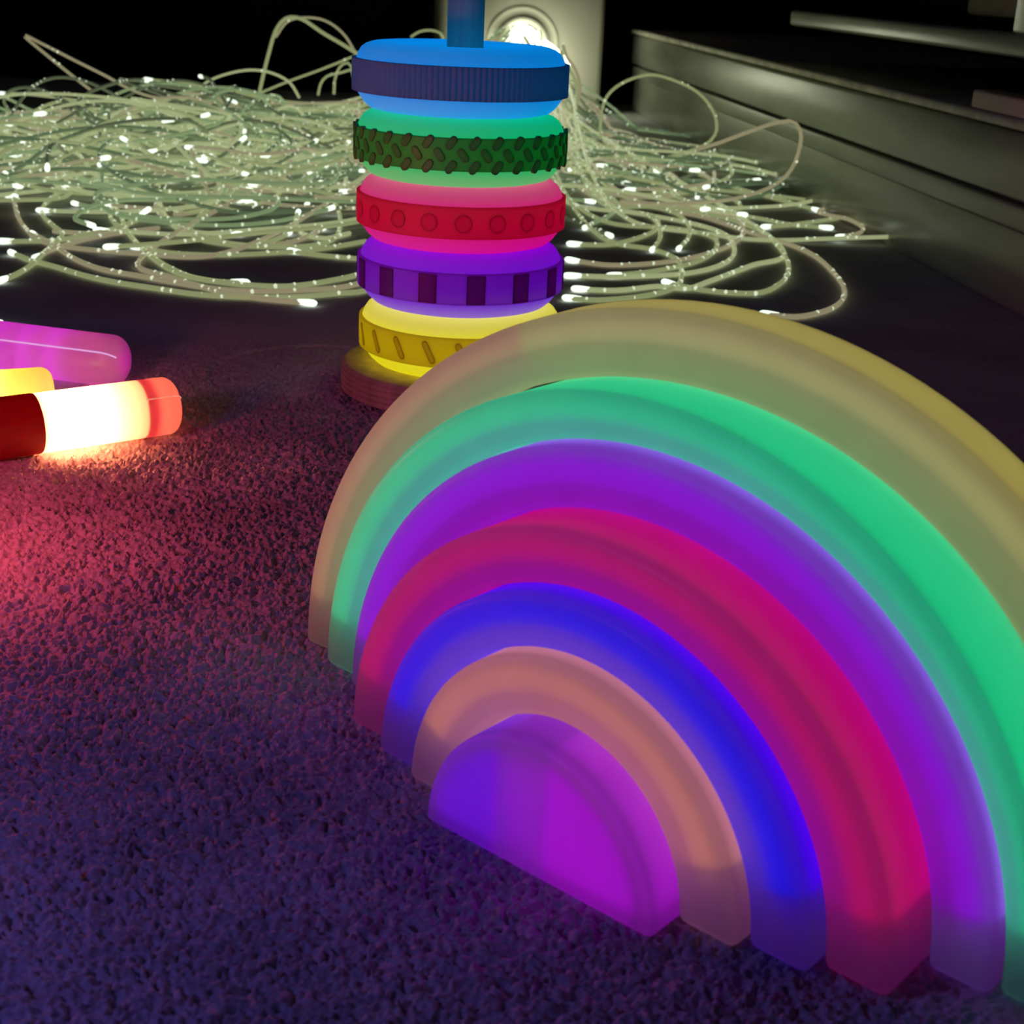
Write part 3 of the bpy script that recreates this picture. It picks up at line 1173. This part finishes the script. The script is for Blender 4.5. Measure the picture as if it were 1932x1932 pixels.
# right of the rings
traced([(1133, 262), (1133, 234), (1142, 187), (1170, 159), (1226, 141), (1273, 152), (1320, 177), (1348, 215), (1352, 248), (1334, 271), (1300, 285), (1230, 300)], 1, y=3.86, tip=False, gap=0.09)
traced([(1315, 282), (1352, 271), (1404, 252), (1460, 233), (1497, 229), (1511, 248), (1506, 290), (1488, 327), (1450, 355), (1380, 376), (1334, 381), (1264, 385), (1170, 380)], 1, y=3.55, tip=False, gap=0.09, hom=False)
for x0, y0, y1 in ((1070, 110, 232), (1066, 122, 250)):
    traced([(x0 - 8, y0 - 26), (x0, y0), (x0 + 14, y0 + 18), (x0 + 23, y0 + 47), (x0 + 21, y0 + 76), (x0 + 8, y0 + 104), (x0 - 8, y1)], 1, y=4.12, tip=False, gap=0.12, r=0.013, hom=False)
R = [
    [(1544, 397), (1450, 371), (1385, 353), (1329, 332), (1264, 308), (1226, 285), (1180, 276), (1123, 274), (1060, 270)],
    [(1567, 430), (1488, 423), (1427, 411), (1380, 404), (1310, 390), (1217, 369), (1120, 350)],
    [(1702, 446, 0.018), (1637, 448, 0.016), (1544, 451, 0.01), (1488, 453), (1413, 451), (1330, 440), (1200, 420)],
    [(1440, 592), (1497, 598), (1553, 588), (1586, 570), (1593, 546), (1572, 514), (1534, 481), (1492, 462), (1420, 440), (1330, 410), (1200, 380)],
    [(1254, 532), (1296, 542), (1357, 551), (1427, 553), (1469, 537), (1488, 509), (1474, 472), (1432, 434), (1366, 411), (1290, 395), (1180, 372)],
    [(1068, 562), (1123, 566), (1217, 558), (1273, 542), (1286, 514), (1273, 487), (1230, 470), (1150, 455)],
    [(1100, 299), (1170, 299), (1235, 313), (1277, 336), (1284, 360), (1250, 372), (1150, 365)],
    [(1210, 327), (1147, 322), (1095, 322), (1060, 330)],
    [(1315, 372), (1343, 345), (1343, 313), (1310, 290), (1264, 285), (1207, 276), (1133, 262), (1060, 255)],
    [(1235, 368), (1232, 345), (1222, 325), (1193, 299), (1147, 280), (1072, 275)],
    [(1072, 490), (1150, 500), (1250, 495), (1330, 480), (1390, 455), (1402, 430), (1370, 405), (1290, 390), (1150, 380)],
    [(1070, 520), (1180, 522), (1300, 515), (1370, 495), (1385, 465), (1360, 438), (1300, 420), (1200, 402), (1080, 385)],
    [(1150, 520), (1230, 512), (1310, 495), (1350, 470), (1340, 445), (1270, 430), (1150, 420)],
    [(1075, 460), (1140, 462), (1200, 450), (1240, 430), (1225, 405), (1160, 395)],
    [(1085, 545), (1160, 548), (1250, 540), (1290, 545), (1340, 530), (1420, 500), (1480, 480)],
    [(1280, 470), (1300, 445), (1296, 420), (1270, 400), (1230, 390), (1150, 388)],
    [(1230, 472), (1245, 450), (1242, 425), (1220, 405), (1160, 390)],
    [(1180, 345), (1250, 362), (1320, 385), (1390, 395), (1375, 372), (1330, 366)],
]
for pts in R:
    traced(pts, 1, z=0.011, gap=0.036)

# the heap itself: each fibre wanders out of the box and coils over the carpet


def wander(side, cx, cy, rx, ry, length, z0, seed):
    r_ = random.Random(seed)
    step = 0.10
    h = home(side, seed)
    p = np.array([h[0][0], h[0][1]])
    ang = PI + r_.gauss(0.25, 0.35) if side < 0 else r_.gauss(-0.9, 0.45)
    kap = 0.0
    pts = []
    zph, zf = r_.uniform(0, 6), r_.uniform(1.2, 4.2)
    pick = lambda: np.array([cx + rx * r_.uniform(-0.95, 0.95), cy + ry * r_.uniform(-0.95, 0.95)])
    tgt = pick()
    for k in range(int(length / step)):
        kap = 0.88 * kap + r_.gauss(0, 0.95)
        dx, dy = (p[0] - cx) / rx, (p[1] - cy) / ry
        out = dx * dx + dy * dy
        df = (math.atan2(tgt[1] - p[1], tgt[0] - p[0]) - ang + PI) % (2 * PI) - PI
        if np.hypot(*(tgt - p)) < 0.3:
            tgt = pick()
        ang += kap * step + df * (0.14 if out < 1 else 0.4)
        p = p + step * np.array([math.cos(ang), math.sin(ang)])
        if p[1] > 10.7:
            p = np.array([p[0], 10.7 - r_.uniform(0, 0.03)])
        edge = max(0.0, 1 - out * 0.75)
        zz = 0.010 + z0 * (0.2 + 0.8 * edge) * (0.55 + 0.45 * math.sin(zph + k * step * zf))
        if k < 7:
            zz = zz * k / 7 + (h[0][2] * (1 - k / 7))
        pts.append(np.array([p[0], p[1], max(0.012, zz)]))
    return list(reversed(pts)) + h


for i in range(185):
    rs = 0.5 + 0.5 * random.random()
    z0 = 0.36 * random.random() ** 1.2 + 0.01
    cy_ = 8.3 - random.uniform(0, 1.6)
    P = wander(-1, -1.95 + random.uniform(-0.3, 0.2) + (8.3 - cy_) * 0.12, cy_, 1.7 * rs, 2.1 * rs, random.uniform(4.0, 8.0), z0 * min(1, (cy_ - 4.8) / 3), 100 + i)
    add_strand(P, bead_gap=0.055, mat=random.choice(strand_mats))
for i in range(30):
    P = wander(1, 0.75, 7.2, 0.75, 1.7, random.uniform(3.0, 5.5), 0.10 * random.random() + 0.005, 500 + i)
    add_strand(P, bead_gap=0.05, mat=random.choice(strand_mats))

# the bright knot of fibre ends fanning out of the port
hv, hf = [], []
rh = random.Random(11)
for q in range(46):
    a, rr = rh.uniform(0, 2 * PI), 0.135 * math.sqrt(rh.random())
    p0 = PORT + np.array([rr * math.cos(a), 0.01, rr * math.sin(a)])
    side = rh.choice((-1, -1, -1, 1))
    p1 = p0 + np.array([side * 0.05, -0.16, 0.03 - 0.02 * rh.random()])
    p2 = p0 + np.array([side * rh.uniform(0.08, 0.26) + 0.04, -0.34, -0.10 - 0.14 * rh.random()])
    P, _ = smooth_path([p0, p1, p2], 0.06)
    V, F = tube(P - BO, 0.021)
    b0 = len(hv)
    hv += list(V)
    hf += [tuple(b0 + v for v in f) for f in F]
o = link('bundle_head', mesh('bundle_head', hv, hf), glow_mat('bundle_head_glow', (0.95, 1.0, 0.72), 6.0), bundle, sharp=0)
o['kind'] = 'stuff'
o['label'] = 'overexposed white fan of fibres leaving the port'

# ---------------------------------------------------------------- lint on the carpet
lint_m = plain_mat('pale_lint', (0.75, 0.72, 0.78), 0.8, 0.2)
for (px, py), rot, lab in (((1326, 1898), 0.9, 'tiny pale fleck of lint on the carpet before the pink arch foot'),
                           ((560, 1730), 1.9, 'tiny pale curl of lint on the carpet left of the half disc')):
    c = ray(px, py, z=0.004)
    P, _ = smooth_path([(-0.006, 0, 0.001), (-0.002, 0.0012, 0.004), (0.002, 0.0008, 0.004), (0.006, -0.001, 0.0015)], 0.002)
    V, F = tube(P, 0.0011, 6)
    me = mesh('lint', V, F)
    o = link('lint', me, lint_m, sharp=0)
    o.location = [v * U for v in c]
    o.rotation_euler = (0, 0, rot)
    tag(o, lab, 'lint')
